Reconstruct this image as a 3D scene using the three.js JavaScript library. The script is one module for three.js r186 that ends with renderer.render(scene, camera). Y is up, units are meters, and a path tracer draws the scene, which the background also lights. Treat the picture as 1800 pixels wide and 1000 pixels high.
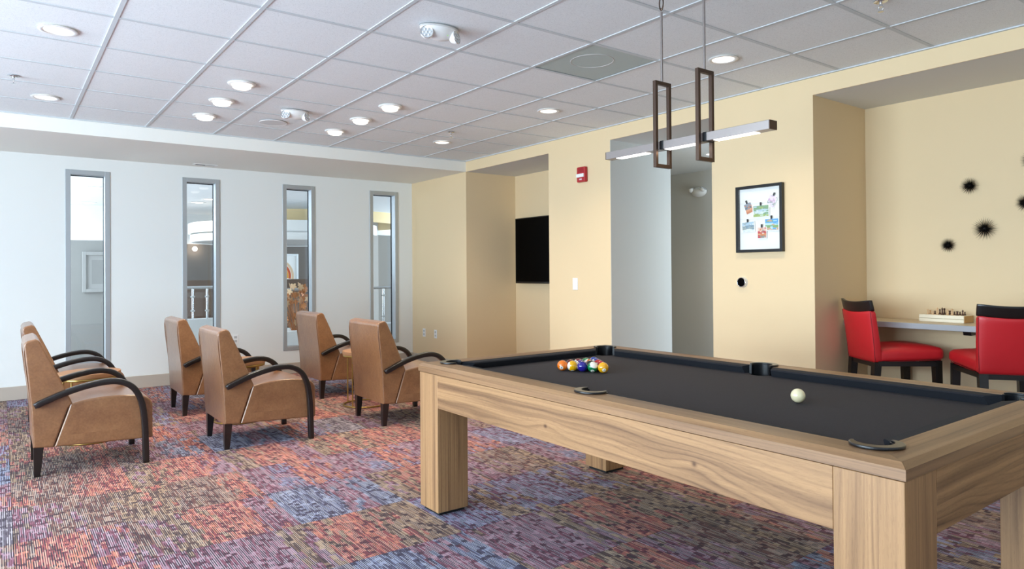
import * as THREE from 'three';
import { RoundedBoxGeometry } from 'three/addons/geometries/RoundedBoxGeometry.js';
import { mergeGeometries, mergeVertices } from 'three/addons/utils/BufferGeometryUtils.js';
import { RectAreaLightUniformsLib } from 'three/addons/lights/RectAreaLightUniformsLib.js';
import { Brush, Evaluator, SUBTRACTION } from 'three-bvh-csg';

// ------------------------------------------------------------------ camera, sky, lights, exposure
const scene = new THREE.Scene();
const camera = new THREE.PerspectiveCamera(47.76, 1800 / 1064, 0.02, 200);
camera.rotation.order = 'YXZ';
camera.position.set(0, 1.30, 0);
camera.rotation.set(THREE.MathUtils.degToRad(0.424), THREE.MathUtils.degToRad(53.194), THREE.MathUtils.degToRad(-0.405));
camera.setViewOffset(1800, 1064, 0, 64, 1800, 1000);
scene.add(camera);

const renderer = new THREE.WebGLRenderer({ antialias: true });
renderer.toneMapping = THREE.LinearToneMapping;
renderer.toneMappingExposure = 1.0;
renderer.shadowMap.enabled = true;

scene.background = new THREE.Color(1.05, 1.3, 1.6);      // overcast daylight outside the windows
RectAreaLightUniformsLib.init();
const DAY = new THREE.Color(0.71, 0.87, 1.0), DAY_POWER = 17.5;
const WARM = new THREE.Color(1.0, 0.80, 0.58), WARM_POWER = 3.8;
const WINDOW_BAYS = [[-5.85, -4.35], [-4.25, -2.75], [-2.65, -1.15], [-1.05, 0.45]];
function daylight(w, h, pos, look, power, color = DAY) {
  const l = new THREE.RectAreaLight(color, power, w, h);
  l.position.set(...pos); l.lookAt(...look); scene.add(l);
}
for (const [a, b] of WINDOW_BAYS) daylight(b - a - 0.1, 2.3, [(a + b) / 2, 1.35, 3.89], [(a + b) / 2, 3.3, -3], DAY_POWER);   // daylight entering each glazed bay
daylight(9, 2.4, [-14.2, 1.4, 1.3], [-14.2, 1.4, -3], 8.5);                              // daylight entering the atrium's own glazing, both ends
daylight(9, 2.3, [-14.3, 1.4, -11.95], [-14.3, 2.6, -6], 9);
daylight(1.1, 2.1, [-2.22, 1.25, -6.5], [-5, 1.5, -6.3], 8);                             // daylight from the window at the corridor's end

// ------------------------------------------------------------------ random numbers and noise
function rng(seed) { let s = seed >>> 0; return () => { s = (s + 0x6D2B79F5) >>> 0; let t = Math.imul(s ^ (s >>> 15), 1 | s); t = (t + Math.imul(t ^ (t >>> 7), 61 | t)) ^ t; return ((t ^ (t >>> 14)) >>> 0) / 4294967296; }; }
const R = rng(7);
function hash(x, y, s) { let h = Math.imul(x, 374761393) + Math.imul(y, 668265263) + Math.imul(s, 2246822519); h = Math.imul(h ^ (h >>> 13), 1274126177); return ((h ^ (h >>> 16)) >>> 0) / 4294967296; }
function noise(x, y, s = 0) {
  const xi = Math.floor(x), yi = Math.floor(y), fx = x - xi, fy = y - yi, u = fx * fx * (3 - 2 * fx), v = fy * fy * (3 - 2 * fy);
  const a = hash(xi, yi, s), b = hash(xi + 1, yi, s), c = hash(xi, yi + 1, s), d = hash(xi + 1, yi + 1, s);
  return a + (b - a) * u + (c - a) * v + (a - b - c + d) * u * v;
}
const fbm = (x, y, s, n = 4) => { let t = 0, a = 0.5; for (let i = 0; i < n; i++) { t += a * noise(x, y, s + i * 17); x *= 2; y *= 2; a *= 0.5; } return t / (1 - Math.pow(0.5, n)); };
const clamp = (x, a = 0, b = 1) => Math.min(b, Math.max(a, x)), mix = (a, b, t) => a + (b - a) * t;
const hex = (h) => [(h >> 16) & 255, (h >> 8) & 255, h & 255];
const mix3 = (a, b, t) => [mix(a[0], b[0], t), mix(a[1], b[1], t), mix(a[2], b[2], t)];

// ------------------------------------------------------------------ textures
function tex(w, h, fn, srgb = true) {
  const d = new Uint8Array(w * h * 4);
  for (let y = 0; y < h; y++) for (let x = 0; x < w; x++) {
    const c = fn(x, y), i = (y * w + x) * 4;
    if (typeof c === 'number') d[i] = d[i + 1] = d[i + 2] = clamp(c, 0, 255); else { d[i] = clamp(c[0], 0, 255); d[i + 1] = clamp(c[1], 0, 255); d[i + 2] = clamp(c[2], 0, 255); }
    d[i + 3] = 255;
  }
  const t = new THREE.DataTexture(d, w, h, THREE.RGBAFormat);
  t.wrapS = t.wrapT = THREE.RepeatWrapping; t.magFilter = THREE.LinearFilter; t.minFilter = THREE.LinearMipmapLinearFilter; t.generateMipmaps = true; t.anisotropy = 8;
  if (srgb) t.colorSpace = THREE.SRGBColorSpace;
  t.needsUpdate = true; return t;
}
function canvasTex(w, h, draw) {
  const c = document.createElement('canvas'); c.width = w; c.height = h; draw(c.getContext('2d'), w, h);
  const t = new THREE.CanvasTexture(c); t.colorSpace = THREE.SRGBColorSpace; t.magFilter = THREE.LinearFilter; return t;
}
// carpet tile: yarn lines along u, four colour bands across v
const BAND = [0xcc8a72, 0xb0977c, 0x98a3bd, 0xa78d9b, 0xa09ba4, 0xc28873, 0x8e98b6, 0xa58f80].map(hex);
const SECOND = [0x8c4850, 0x66504a, 0x565670, 0x7f4a5b, 0x5a5260, 0x86464c, 0x74465f, 0x704a46].map(hex);
const YARN_DARK = hex(0x372f3a);
function carpetTexture(seed) {
  const r = rng(seed * 977 + 5), N = 512, bands = [], LINES = 68, warm = r() < 0.45, pick = warm ? [0, 1, 5, 7, 0, 3] : [2, 3, 4, 6, 3, 0];
  for (let i = 0; i < 4; i++) bands.push(r() < 0.85 ? pick[Math.floor(r() * 6)] : Math.floor(r() * 8));
  return tex(N, N, (x, y) => {
    const u = x / N, v = y / N, line = Math.floor(v * LINES * 2), pair = line >> 1, coloured = line & 1, block = Math.floor((pair + 2 * hash(Math.floor(u * 5), 7, seed)) / 3);
    const own = clamp(Math.floor(v * 4 + (hash(Math.floor(u * 7), pair >> 1, seed) - 0.5) * 0.4), 0, 3);
    const bi = hash(Math.floor(u * 6 + 7 * hash(block, 5, seed)), block, seed + 41) < 0.22 ? bands[(own + 1) % 4] : bands[own];
    const cell = hash(Math.floor(u * 22 + 5 * hash(block, 3, seed)), block, seed + 11);
    const dash = hash(Math.floor(u * 6 + 9 * hash(pair, 1, seed)), pair, seed + 23), dash2 = hash(Math.floor(u * 14 + 9 * hash(pair, 4, seed)), pair, seed + 29);
    let c;
    if (coloured) { c = mix3(BAND[bi], [240, 232, 232], dash > 0.55 ? 0.24 : 0.0); if (cell < 0.12) c = mix3(SECOND[bi], YARN_DARK, 0.3); else if (dash < 0.26) c = mix3(SECOND[bi], BAND[bi], 0.25); }
    else { c = dash2 > 0.6 ? mix3(SECOND[bi], YARN_DARK, 0.15) : YARN_DARK; if (cell > 0.89) c = mix3(BAND[bi], SECOND[bi], 0.35); }
    const f = 0.88 + 0.24 * hash(x, y, seed + 3);
    return [c[0] * f, c[1] * f, c[2] * f];
  });
}
const CARPETS = [];
for (let i = 0; i < 16; i++) CARPETS.push(new THREE.MeshStandardMaterial({ map: carpetTexture(i + 1), roughness: 1 }));
const carpetBump = tex(256, 256, (x, y) => 120 + 60 * (Math.floor(y / 3) & 1) + 70 * hash(x, y, 9), false); carpetBump.repeat.set(2, 2);
for (const m of CARPETS) { m.bumpMap = carpetBump; m.bumpScale = 0.0015; }

// walnut veneer; u runs along the grain
function woodTexture(w, h, lu, lv, seed, cathedral, light, dark, knots = []) {
  return tex(w, h, (x, y) => {
    const u = x / w * lu, v = y / h * lv;
    let r = v + 0.055 * (fbm(u * 0.9, v * 3, seed) - 0.5) * 2 * cathedral + 0.012 * (fbm(u * 3, v * 9, seed + 5) - 0.5);
    if (cathedral) { const b = (v - lv * 0.5) / lv; r += 0.16 * cathedral * (noise(u * 0.8, 0.5, seed + 40) - 0.5) * (1 - 3.2 * b * b); }
    for (const [ku, kv, ks] of knots) { const du = (u - ku) / 3.0, dv = v - kv; r += ks * Math.exp(-(du * du + dv * dv) / (2 * 0.028 * 0.028)); }
    const rings = 0.5 + 0.5 * Math.sin(r * 2 * Math.PI * (cathedral ? 42 : 44) + 5 * noise(u * 0.7, v * 9, seed + 7));
    const broad = fbm(u * 0.8, r * 24, seed + 21, 4), streak = fbm(u * 2.5, v * 170, seed + 31, 3), pore = hash(Math.floor(u * 70 + 30 * hash(y, 2, seed)), y, seed + 33), patch = fbm(u * 1.7, v * 13, seed + 55, 3);
    let t = 0.05 + 0.40 * Math.pow(rings, 8) * Math.pow(patch, 1.5) + 0.72 * Math.pow(clamp((broad - 0.38) * 2.1), 1.6) + 0.30 * (streak - 0.45);
    if (pore > 0.9) t += 0.12;
    for (const [ku, kv] of knots) { const d = Math.hypot((u - ku) * 0.8, v - kv); t += 0.75 * Math.exp(-d * d / (2 * 0.0055 * 0.0055)); }
    return mix3(light, dark, clamp(t));
  });
}
const W_LIGHT = hex(0xae865c), W_DARK = hex(0x573b26);
const woodApron = woodTexture(2048, 384, 2.4, 0.40, 3, 1, W_LIGHT, W_DARK, [[0.52, 0.17, 0.03], [1.02, 0.24, -0.035], [1.34, 0.13, 0.03], [1.80, 0.25, -0.03], [2.15, 0.15, 0.03]]);
const woodApron2 = woodTexture(1024, 384, 1.3, 0.40, 63, 1.4, W_LIGHT, hex(0x4c3420), [[0.34, 0.16, 0.04], [0.95, 0.25, -0.04]]);
const woodStraight = woodTexture(1024, 512, 1.2, 0.40, 12, 0, W_LIGHT, W_DARK, [[0.42, 0.17, 0.008], [0.78, 0.31, -0.008]]);
const woodRail = woodTexture(1400, 384, 2.7, 0.30, 25, 0, hex(0xa37d57), hex(0x5a3f2a));
const leatherBump = tex(512, 512, (x, y) => { const n = fbm(x / 26, y / 26, 4, 4), f = Math.abs(fbm(x / 60, y / 60, 90, 4) - 0.5) * 2, h = hash(x >> 1, y >> 1, 5); return 110 + 90 * n + 40 * Math.pow(f, 0.5) + 14 * h; }, false);
const leatherTone = tex(512, 512, (x, y) => { const n = fbm(x / 90, y / 90, 14, 5), m = fbm(x / 9, y / 9, 24, 3), k = clamp(0.5 + (n - 0.5) * 0.7 + (m - 0.5) * 0.5); return mix3(hex(0x734b2e), hex(0x9a6f49), k); });
const wallBump = tex(256, 256, (x, y) => 128 + 60 * (fbm(x / 5, y / 5, 3, 3) - 0.5), false);
const ceilingMap = tex(512, 512, (x, y) => { const n = hash(x, y, 1), b = fbm(x / 7, y / 7, 2, 3); let v = 240 + 8 * (b - 0.5) + 6 * (n - 0.5); if (hash(x >> 1, y >> 1, 6) > 0.965) v -= 34; return [v - 4, v, v + 2]; });
const perforated = tex(256, 256, (x, y) => { const a = x / 256 * 64, b = y / 256 * 64, row = Math.floor(b), dx = (a + (row & 1) * 0.5) % 1 - 0.5, dy = b % 1 - 0.5; return dx * dx + dy * dy < 0.11 ? [150, 164, 162] : [214, 222, 220]; });
const clothMap = tex(256, 256, (x, y) => { const v = 0.8 + 0.4 * hash(x, y, 77); return [47 * v, 43 * v, 46 * v]; });
const feltStuff = tex(128, 128, (x, y) => 100 + 120 * hash(x, y, 8), false);

// ------------------------------------------------------------------ materials
const std = (c, roughness = 0.6, metalness = 0, extra = {}) => new THREE.MeshStandardMaterial({ color: c, roughness, metalness, ...extra });
const phys = (p) => new THREE.MeshPhysicalMaterial(p);
const M = {
  white: std(0xe9ebe8, 0.85, 0, { bumpMap: wallBump, bumpScale: 0.0006 }),
  yellow: std(0xe4cca4, 0.85, 0, { bumpMap: wallBump, bumpScale: 0.0006 }),
  hallGrey: std(0xd3d4d0, 0.85, 0, { bumpMap: wallBump, bumpScale: 0.0006 }),
  nicheCeil: std(0xd9d9d5, 0.9), soffit: std(0xeeede6, 0.9), atriumGrey: std(0xb4b2ad, 0.8), atriumDark: std(0x6a6561, 0.8), atriumBrown: std(0x5b4a3f, 0.7),
  tile: std(0xffffff, 0.95, 0, { map: ceilingMap }), tee: std(0xcdd3d6, 0.75), subfloor: std(0x55505a, 1), base: std(0xb9ada0, 0.6),
  alu: std(0xb9bfc3, 0.38, 0.55), aluLight: std(0xd5dade, 0.4, 0.3), steel: std(0xc9ccce, 0.25, 0.9), darkGap: std(0x17191b, 0.8),
  glass: phys({ color: 0xffffff, roughness: 0, transmission: 1, thickness: 0, ior: 1.45 }),
  leather: phys({ map: leatherTone, bumpMap: leatherBump, bumpScale: 0.0025, roughness: 0.36, clearcoat: 0.75, clearcoatRoughness: 0.22 }),
  espresso: phys({ color: 0x150f0e, roughness: 0.3, clearcoat: 0.25, clearcoatRoughness: 0.25 }),
  brass: std(0xb99a58, 0.3, 0.9), tableWood: std(0xa67a55, 0.5), black: std(0x0b0c0e, 0.35), blackMatte: std(0x131416, 0.7), pocket: phys({ color: 0x0d0f13, roughness: 0.28, clearcoat: 0.4, clearcoatRoughness: 0.3 }),
  screen: phys({ color: 0x020203, roughness: 0.4, specularIntensity: 0.08 }),
  apron: std(0xffffff, 0.5, 0, { map: woodApron }), apronEnd: std(0xffffff, 0.5, 0, { map: woodApron2 }), leg: std(0xffffff, 0.5, 0, { map: woodStraight }), rail: phys({ color: 0xffffff, map: woodRail, roughness: 0.42, clearcoat: 0.15, clearcoatRoughness: 0.4 }),
  cloth: std(0xffffff, 0.95, 0, { map: clothMap, bumpMap: feltStuff, bumpScale: 0.0004 }), cushion: std(0x10141d, 0.85),
  bronze: std(0x55443a, 0.34, 0.75), bronzeLight: std(0x9c938f, 0.3, 0.75),
  redLeather: phys({ color: 0xc81f27, bumpMap: leatherBump, bumpScale: 0.0012, roughness: 0.4, clearcoat: 0.2, clearcoatRoughness: 0.35 }), redSeam: std(0x8c0f18, 0.5),
  shelf: std(0x9ea1a5, 0.35), shelfTop: std(0xc9b79a, 0.4), chessBox: std(0xf6ecd2, 0.5), chessSide: std(0xc79a5c, 0.5), pieceLight: std(0xd9b184, 0.45), pieceDark: std(0x4a2a1d, 0.45),
  plastic: std(0xf1f1ef, 0.4), plasticGrey: std(0xc4c4c2, 0.5), chrome: std(0xdedfe0, 0.15, 0.95), red: phys({ color: 0xb01722, roughness: 0.35, clearcoat: 0.3 }),
  spike: std(0x14110f, 0.45, 0.4), frameGrey: std(0x4a4d54, 0.4, 0.2), mat: std(0xeef0ec, 0.8), copper: std(0xb9794a, 0.35, 0.6), copperPale: std(0xd9b48c, 0.5, 0.2),
  warmGlow: new THREE.MeshStandardMaterial({ color: 0xffffff, emissive: new THREE.Color(1, 0.90, 0.76), emissiveIntensity: 2.2, roughness: 0.5 }),
  coolGlow: new THREE.MeshStandardMaterial({ color: 0xffffff, emissive: new THREE.Color(1, 0.96, 0.90), emissiveIntensity: 1.9, roughness: 0.5 }),
  greenDot: new THREE.MeshStandardMaterial({ color: 0x9fe060, emissive: new THREE.Color(0.35, 0.8, 0.1), emissiveIntensity: 0.8 }),
  clearLens: phys({ color: 0xe8ecef, roughness: 0.12, metalness: 0.4, clearcoat: 0.5 }),
};

// ------------------------------------------------------------------ object helpers
const taken = {};
function numbered(name) { const n = taken[name] = (taken[name] ?? -1) + 1; return n ? `${name}_${String(n).padStart(3, '0')}` : name; }
function shade(o) { o.traverse((c) => { if (c.isMesh) { c.castShadow = true; c.receiveShadow = true; } }); return o; }
function mesh(name, geo, mat, parent) {
  const g = Array.isArray(geo) ? (geo.length > 1 ? mergeGeometries(geo.map(plain)) : geo[0]) : geo;
  const m = new THREE.Mesh(g, mat); m.name = name; m.castShadow = m.receiveShadow = true; if (parent) parent.add(m); return m;
}
function plain(g) { const n = g.index ? g.toNonIndexed() : g.clone(); for (const k of Object.keys(n.attributes)) if (!['position', 'normal', 'uv'].includes(k)) n.deleteAttribute(k); return n; }
function struct(name, geo, mat) { const m = mesh(name, geo, mat); m.userData.kind = 'structure'; scene.add(m); return m; }
function structGroup(name) { const g = new THREE.Group(); g.name = name; g.userData.kind = 'structure'; scene.add(g); return g; }
function thing(name, label, category, pos = [0, 0, 0], turn = 0, group) {
  const o = new THREE.Group(); o.name = numbered(name); o.position.set(...pos); o.rotation.y = turn; o.userData = { label, category }; if (group) o.userData.group = group; scene.add(o); return o;
}
function copy(root, label, pos, turn = root.rotation.y) {
  const c = root.clone(); c.name = numbered(root.name.replace(/_\d{3}$/, '')); c.position.set(...pos); c.rotation.y = turn; c.userData = { ...root.userData, label }; scene.add(c); return c;
}
function uvBox(g, su = 1, sv = 1, grain = 'x') {   // uv in metres from the dominant axis; u follows the grain axis
  g = plain(g); const p = g.attributes.position, uv = new Float32Array(p.count * 2), a = new THREE.Vector3(), b = new THREE.Vector3(), c = new THREE.Vector3();
  for (let i = 0; i < p.count; i += 3) {
    a.fromBufferAttribute(p, i); b.fromBufferAttribute(p, i + 1); c.fromBufferAttribute(p, i + 2);
    const n = b.clone().sub(a).cross(c.clone().sub(a)), ax = Math.abs(n.x), ay = Math.abs(n.y), az = Math.abs(n.z);
    const drop = ax >= ay && ax >= az ? 'x' : ay >= az ? 'y' : 'z', rest = ['x', 'y', 'z'].filter((k) => k !== drop);
    const ku = rest.includes(grain) ? grain : rest[0], kv = rest.find((k) => k !== ku);
    [a, b, c].forEach((v, j) => { uv[(i + j) * 2] = v[ku] * su + (grain === 'y' ? 0 : 0.5); uv[(i + j) * 2 + 1] = v[kv] * sv + (drop === 'x' ? 0.37 : drop === 'y' ? 0.11 : 0); });
  }
  g.setAttribute('uv', new THREE.BufferAttribute(uv, 2)); return g;
}
const box = (x0, x1, y0, y1, z0, z1) => { const g = new THREE.BoxGeometry(Math.abs(x1 - x0), Math.abs(y1 - y0), Math.abs(z1 - z0)); g.translate((x0 + x1) / 2, (y0 + y1) / 2, (z0 + z1) / 2); return uvBox(g); };
const rbox = (x0, x1, y0, y1, z0, z1, r = 0.004, s = 2) => { const g = new RoundedBoxGeometry(Math.abs(x1 - x0), Math.abs(y1 - y0), Math.abs(z1 - z0), s, r); g.translate((x0 + x1) / 2, (y0 + y1) / 2, (z0 + z1) / 2); return g; };
const cyl = (r0, r1, h, x, y, z, seg = 32) => { const g = new THREE.CylinderGeometry(r0, r1, h, seg); g.translate(x, y, z); return g; };
const lathe = (pts, seg = 32) => new THREE.LatheGeometry(pts.map(([r, y]) => new THREE.Vector2(r, y)), seg);
const tube = (pts, r, seg = 24, rad = 8, closed = false) => new THREE.TubeGeometry(new THREE.CatmullRomCurve3(pts.map((p) => new THREE.Vector3(...p)), closed), seg, r, rad, closed);
const flat = (g) => { g = g.index ? g.toNonIndexed() : g; g.computeVertexNormals(); return g; };

// ------------------------------------------------------------------ room shell
const CE = 2.71, NC = 2.58, XW = -8.80, ZB = -4.78, XS = -7.36, ZF = 3.9, XR = 3.2, ZN = -5.57;
{ // floor: slab and carpet tiles
  const fl = structGroup('floor');
  mesh('subfloor', box(XW - 0.15, XR + 0.15, -0.2, -0.008, -7.5, ZF + 0.2), M.subfloor, fl);
  const T = 0.6, tileGeos = [];
  for (let v = 0; v < 3; v++) { const g = new RoundedBoxGeometry(T - 0.0015, 0.008, T - 0.0015, 1, 0.001); tileGeos.push(plain(g)); }
  for (const g of tileGeos) { const p = g.attributes.position, uv = g.attributes.uv; for (let i = 0; i < p.count; i++) uv.setXY(i, p.getX(i) / T + 0.5, p.getZ(i) / T + 0.5); }
  let n = 0;
  for (let j = -9; j <= 6; j++) for (let i = -7; i <= 11; i++) {
    const cx = -4.70 + 0.6 * i + 0.3, cz = -0.05 + 0.6 * j + 0.3;
    if (cx - 0.3 < XW - 0.01 && cx + 0.3 < XW) continue;
    if (cz > ZF + 0.3 || cz < -5.9 || cx > 3.3 || (cz > 1.3 && cx > 1.2)) continue;
    const x0 = Math.max(cx - 0.3, XW), g = tileGeos[n % 3];
    const m = mesh('carpet_tile', g, CARPETS[Math.floor(hash(i + 50, j + 50, 3) * 16)], fl);
    if (x0 > cx - 0.3) { m.scale.x = (cx + 0.3 - x0) / T; m.position.set((x0 + cx + 0.3) / 2, -0.004, cz); } else m.position.set(cx, -0.004, cz);
    n++;
  }
}
{ // suspended ceiling: tiles in an exposed grid
  const ce = structGroup('ceiling'); const T = 0.6096, ox = -4.309, oz = -0.513;
  mesh('deck', box(XW - 0.15, XR + 0.15, 2.84, 2.98, -7.5, ZF + 0.2), M.nicheCeil, ce);
  const tg = uvBox(new THREE.BoxGeometry(T - 0.006, 0.016, T - 0.006), 1 / 0.6, 1 / 0.6);
  const xs = [], zs = [];
  for (let k = -20; k < 20; k++) { const x = ox + k * T; if (x > XS - T && x < XR) xs.push(x); const z = oz + k * T; if (z > ZB - T && z < ZF) zs.push(z); }
  const slot = (a) => (v) => v;
  for (const x of xs) for (const z of zs) {
    if (Math.abs(x - (-3.699)) < 0.02 && Math.abs(z - (-3.561)) < 0.02) continue;     // the return grille hangs here
    const x0 = Math.max(x, XS), x1 = Math.min(x + T, XR), z0 = Math.max(z, ZB), z1 = Math.min(z + T, ZF);
    if (x1 - x0 < 0.03 || z1 - z0 < 0.03) continue;
    const m = mesh('ceiling_tile', tg, M.tile, ce); m.position.set((x0 + x1) / 2, CE + 0.014, (z0 + z1) / 2);
    if (x1 - x0 < T - 0.001 || z1 - z0 < T - 0.001) m.scale.set((x1 - x0 - 0.006) / (T - 0.006), 1, (z1 - z0 - 0.006) / (T - 0.006));
  }
  for (const z of zs) if (z > ZB) mesh('grid_bar', box(XS, XR, CE + 0.0015, CE + 0.0055, z - 0.012, z + 0.012), M.tee, ce);
  for (const x of xs) if (x > XS) mesh('grid_bar', box(x - 0.012, x + 0.012, CE + 0.002, CE + 0.0055, ZB, ZF), M.tee, ce);
  mesh('edge_angle', box(XS, XR, CE - 0.003, CE + 0.005, ZB, ZB + 0.022), M.tee, ce);
  mesh('edge_angle', box(XS, XS + 0.022, CE - 0.003, CE + 0.005, ZB, ZF), M.tee, ce);
}
// lowered soffit along the window wall
struct('ceiling_soffit', [box(XW, XS, NC, 2.84, ZB, ZF)], M.soffit);
// window wall, four slots
const WINS = [[-0.56, -0.98], [-1.72, -2.14], [-2.905, -3.33], [-4.115, -4.55]], WY0 = 0.30, WY1 = 2.44;
{
  const g = []; let z = ZF + 0.2; const X0 = XW - 0.16;
  for (const [a, b] of WINS) { g.push(box(X0, XW, 0, 2.84, a, z)); z = b; g.push(box(X0, XW, 0, WY0, b, a), box(X0, XW, WY1, 2.84, b, a)); }
  g.push(box(X0, XW, 0, 2.84, ZB, z)); struct('wall_left', g, M.white);
  WINS.forEach(([a, b], i) => {
    const w = structGroup(`window_${i + 1}`), x0 = XW - 0.13, x1 = XW + 0.012, f = 0.05;
    mesh('window_frame', [rbox(x0, x1, WY0, WY1, b, b + f, 0.003), rbox(x0, x1, WY0, WY1, a - f, a, 0.003), rbox(x0, x1, WY1 - f, WY1, b + f, a - f, 0.003), rbox(x0, x1, WY0, WY0 + f, b + f, a - f, 0.003)], M.alu, w);
    mesh('gasket', [box(x0 + 0.01, x0 + 0.034, WY0 + f, WY1 - f, b + f, b + f + 0.005), box(x0 + 0.01, x0 + 0.034, WY0 + f, WY1 - f, a - f - 0.005, a - f), box(x0 + 0.01, x0 + 0.034, WY1 - f - 0.006, WY1 - f, b + f, a - f)], M.darkGap, w);
    mesh('window_pane', box(x0 + 0.018, x0 + 0.026, WY0 + f, WY1 - f, b + f, a - f), M.glass, w);
  });
}
// yellow wall with television niche, corridor opening and game niche
const HX0 = -4.77, HX1 = -3.58, GX0 = -2.685, GX1 = 0.4, TX1 = -5.71;
struct('wall_back', [
  box(XW - 0.16, XS, 0, 2.84, -5.72, ZB), box(XS, TX1, 0, 2.84, -5.72, ZN), box(XS, TX1, NC, NC + 0.012, ZB - 0.008, ZB), box(HX0, HX1, NC, NC + 0.012, ZB - 0.008, ZB), box(GX0, GX1, NC, NC + 0.012, ZB - 0.008, ZB), box(TX1, HX0 - 0.002, 0, 2.84, -5.67, ZB), box(HX1, GX0, 0, 2.84, -5.67, ZB), box(GX0 - 0.9, GX1 + 0.2, 0, 2.84, -5.82, -5.67),
  box(GX0, GX1, 0, 2.84, -5.67, -5.56), box(GX1, XR + 0.15, 0, 2.84, -5.67, ZB), box(XS, TX1, NC + 0.012, 2.84, ZN, ZB), box(HX0 - 0.002, HX1, NC + 0.012, 2.84, -5.67, ZB), box(GX0, GX1, NC + 0.012, 2.84, -5.56, ZB),
], M.yellow);
struct('trim_1', [box(XS, TX1, NC, NC + 0.012, ZN, ZB - 0.008)], M.nicheCeil);                      // white undersides of the recesses
struct('trim_2', [box(GX0, GX1, NC, NC + 0.012, -5.56, ZB - 0.008)], M.nicheCeil);
struct('trim_3', [box(HX0 - 0.002, HX1, NC, NC + 0.012, -5.67, ZB - 0.008)], M.nicheCeil);
struct('wall_corridor', [box(HX0 - 0.002, HX0, 0, NC, -5.67, ZB), box(XW, XR, 0, 2.84, -7.40, -7.26), box(-8.9, XW, 0, 2.84, -7.4, -5.72), box(-2.2, -2.08, 0, 0.15, -7.26, -5.82), box(-2.2, -2.08, 2.35, 2.84, -7.26, -5.82), box(-2.2, -2.08, 0.15, 2.35, -7.26, -7.1), box(-2.2, -2.08, 0.15, 2.35, -5.9, -5.82)], M.hallGrey);
{ const w = structGroup('window_9'); mesh('window_frame', [box(-2.2, -2.17, 0.15, 0.2, -7.1, -5.9), box(-2.2, -2.17, 2.3, 2.35, -7.1, -5.9), box(-2.2, -2.17, 0.2, 2.3, -7.1, -7.05), box(-2.2, -2.17, 0.2, 2.3, -5.95, -5.9)], M.alu, w); mesh('window_pane', box(-2.19, -2.182, 0.2, 2.3, -7.05, -5.95), M.glass, w); }
struct('ceiling_corridor', box(XW, -2.2, NC, NC + 0.1, -7.26, -5.72), M.nicheCeil);
struct('wall_right', box(XR, XR + 0.15, 0, 2.84, -5.8, ZF + 0.2), M.white);
{ // glazed wall beside the camera
  const g = []; let x = XW - 0.16; for (const [a, b] of WINDOW_BAYS) { g.push(box(x, a, 0, 2.84, ZF, ZF + 0.2)); x = b; g.push(box(a, b, 0, 0.12, ZF, ZF + 0.2), box(a, b, 2.6, 2.84, ZF, ZF + 0.2)); }
  g.push(box(x, XR + 0.15, 0, 2.84, ZF, ZF + 0.2)); struct('wall_front', g, M.white);
  WINDOW_BAYS.forEach(([a, b], i) => {
    const w = structGroup(`window_${i + 5}`), f = 0.05;
    mesh('window_frame', [box(a, a + f, 0.12, 2.6, ZF + 0.06, ZF + 0.16), box(b - f, b, 0.12, 2.6, ZF + 0.06, ZF + 0.16), box(a + f, b - f, 0.12, 0.12 + f, ZF + 0.06, ZF + 0.16), box(a + f, b - f, 2.6 - f, 2.6, ZF + 0.06, ZF + 0.16)], M.alu, w);
    mesh('window_pane', box(a + f, b - f, 0.12 + f, 2.6 - f, ZF + 0.10, ZF + 0.108), M.glass, w);
  });
}
const bb = (x0, x1, z0, z1) => rbox(x0, x1, 0, 0.14, z0, z1, 0.004);
struct('baseboard_left', bb(XW, XW + 0.015, ZB + 0.016, ZF), M.base);
struct('baseboard_back', [bb(XW + 0.016, XS + 0.015, ZB, ZB + 0.015), bb(XS, XS + 0.015, ZN + 0.016, ZB), bb(XS + 0.016, TX1 - 0.016, ZN, ZN + 0.015), bb(TX1 - 0.015, HX0, ZB, ZB + 0.015), bb(HX1, GX0 + 0.015, ZB, ZB + 0.015), bb(GX0, GX0 + 0.015, -5.545, ZB), bb(GX0 + 0.016, GX1 - 0.016, -5.56, -5.545), bb(GX1 - 0.015, XR, ZB, ZB + 0.015)], M.base);
struct('baseboard_corridor', [bb(HX0, HX0 + 0.015, -5.67, ZB - 0.001), bb(XW, -2.2, -7.26, -7.245)], M.base);

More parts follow.
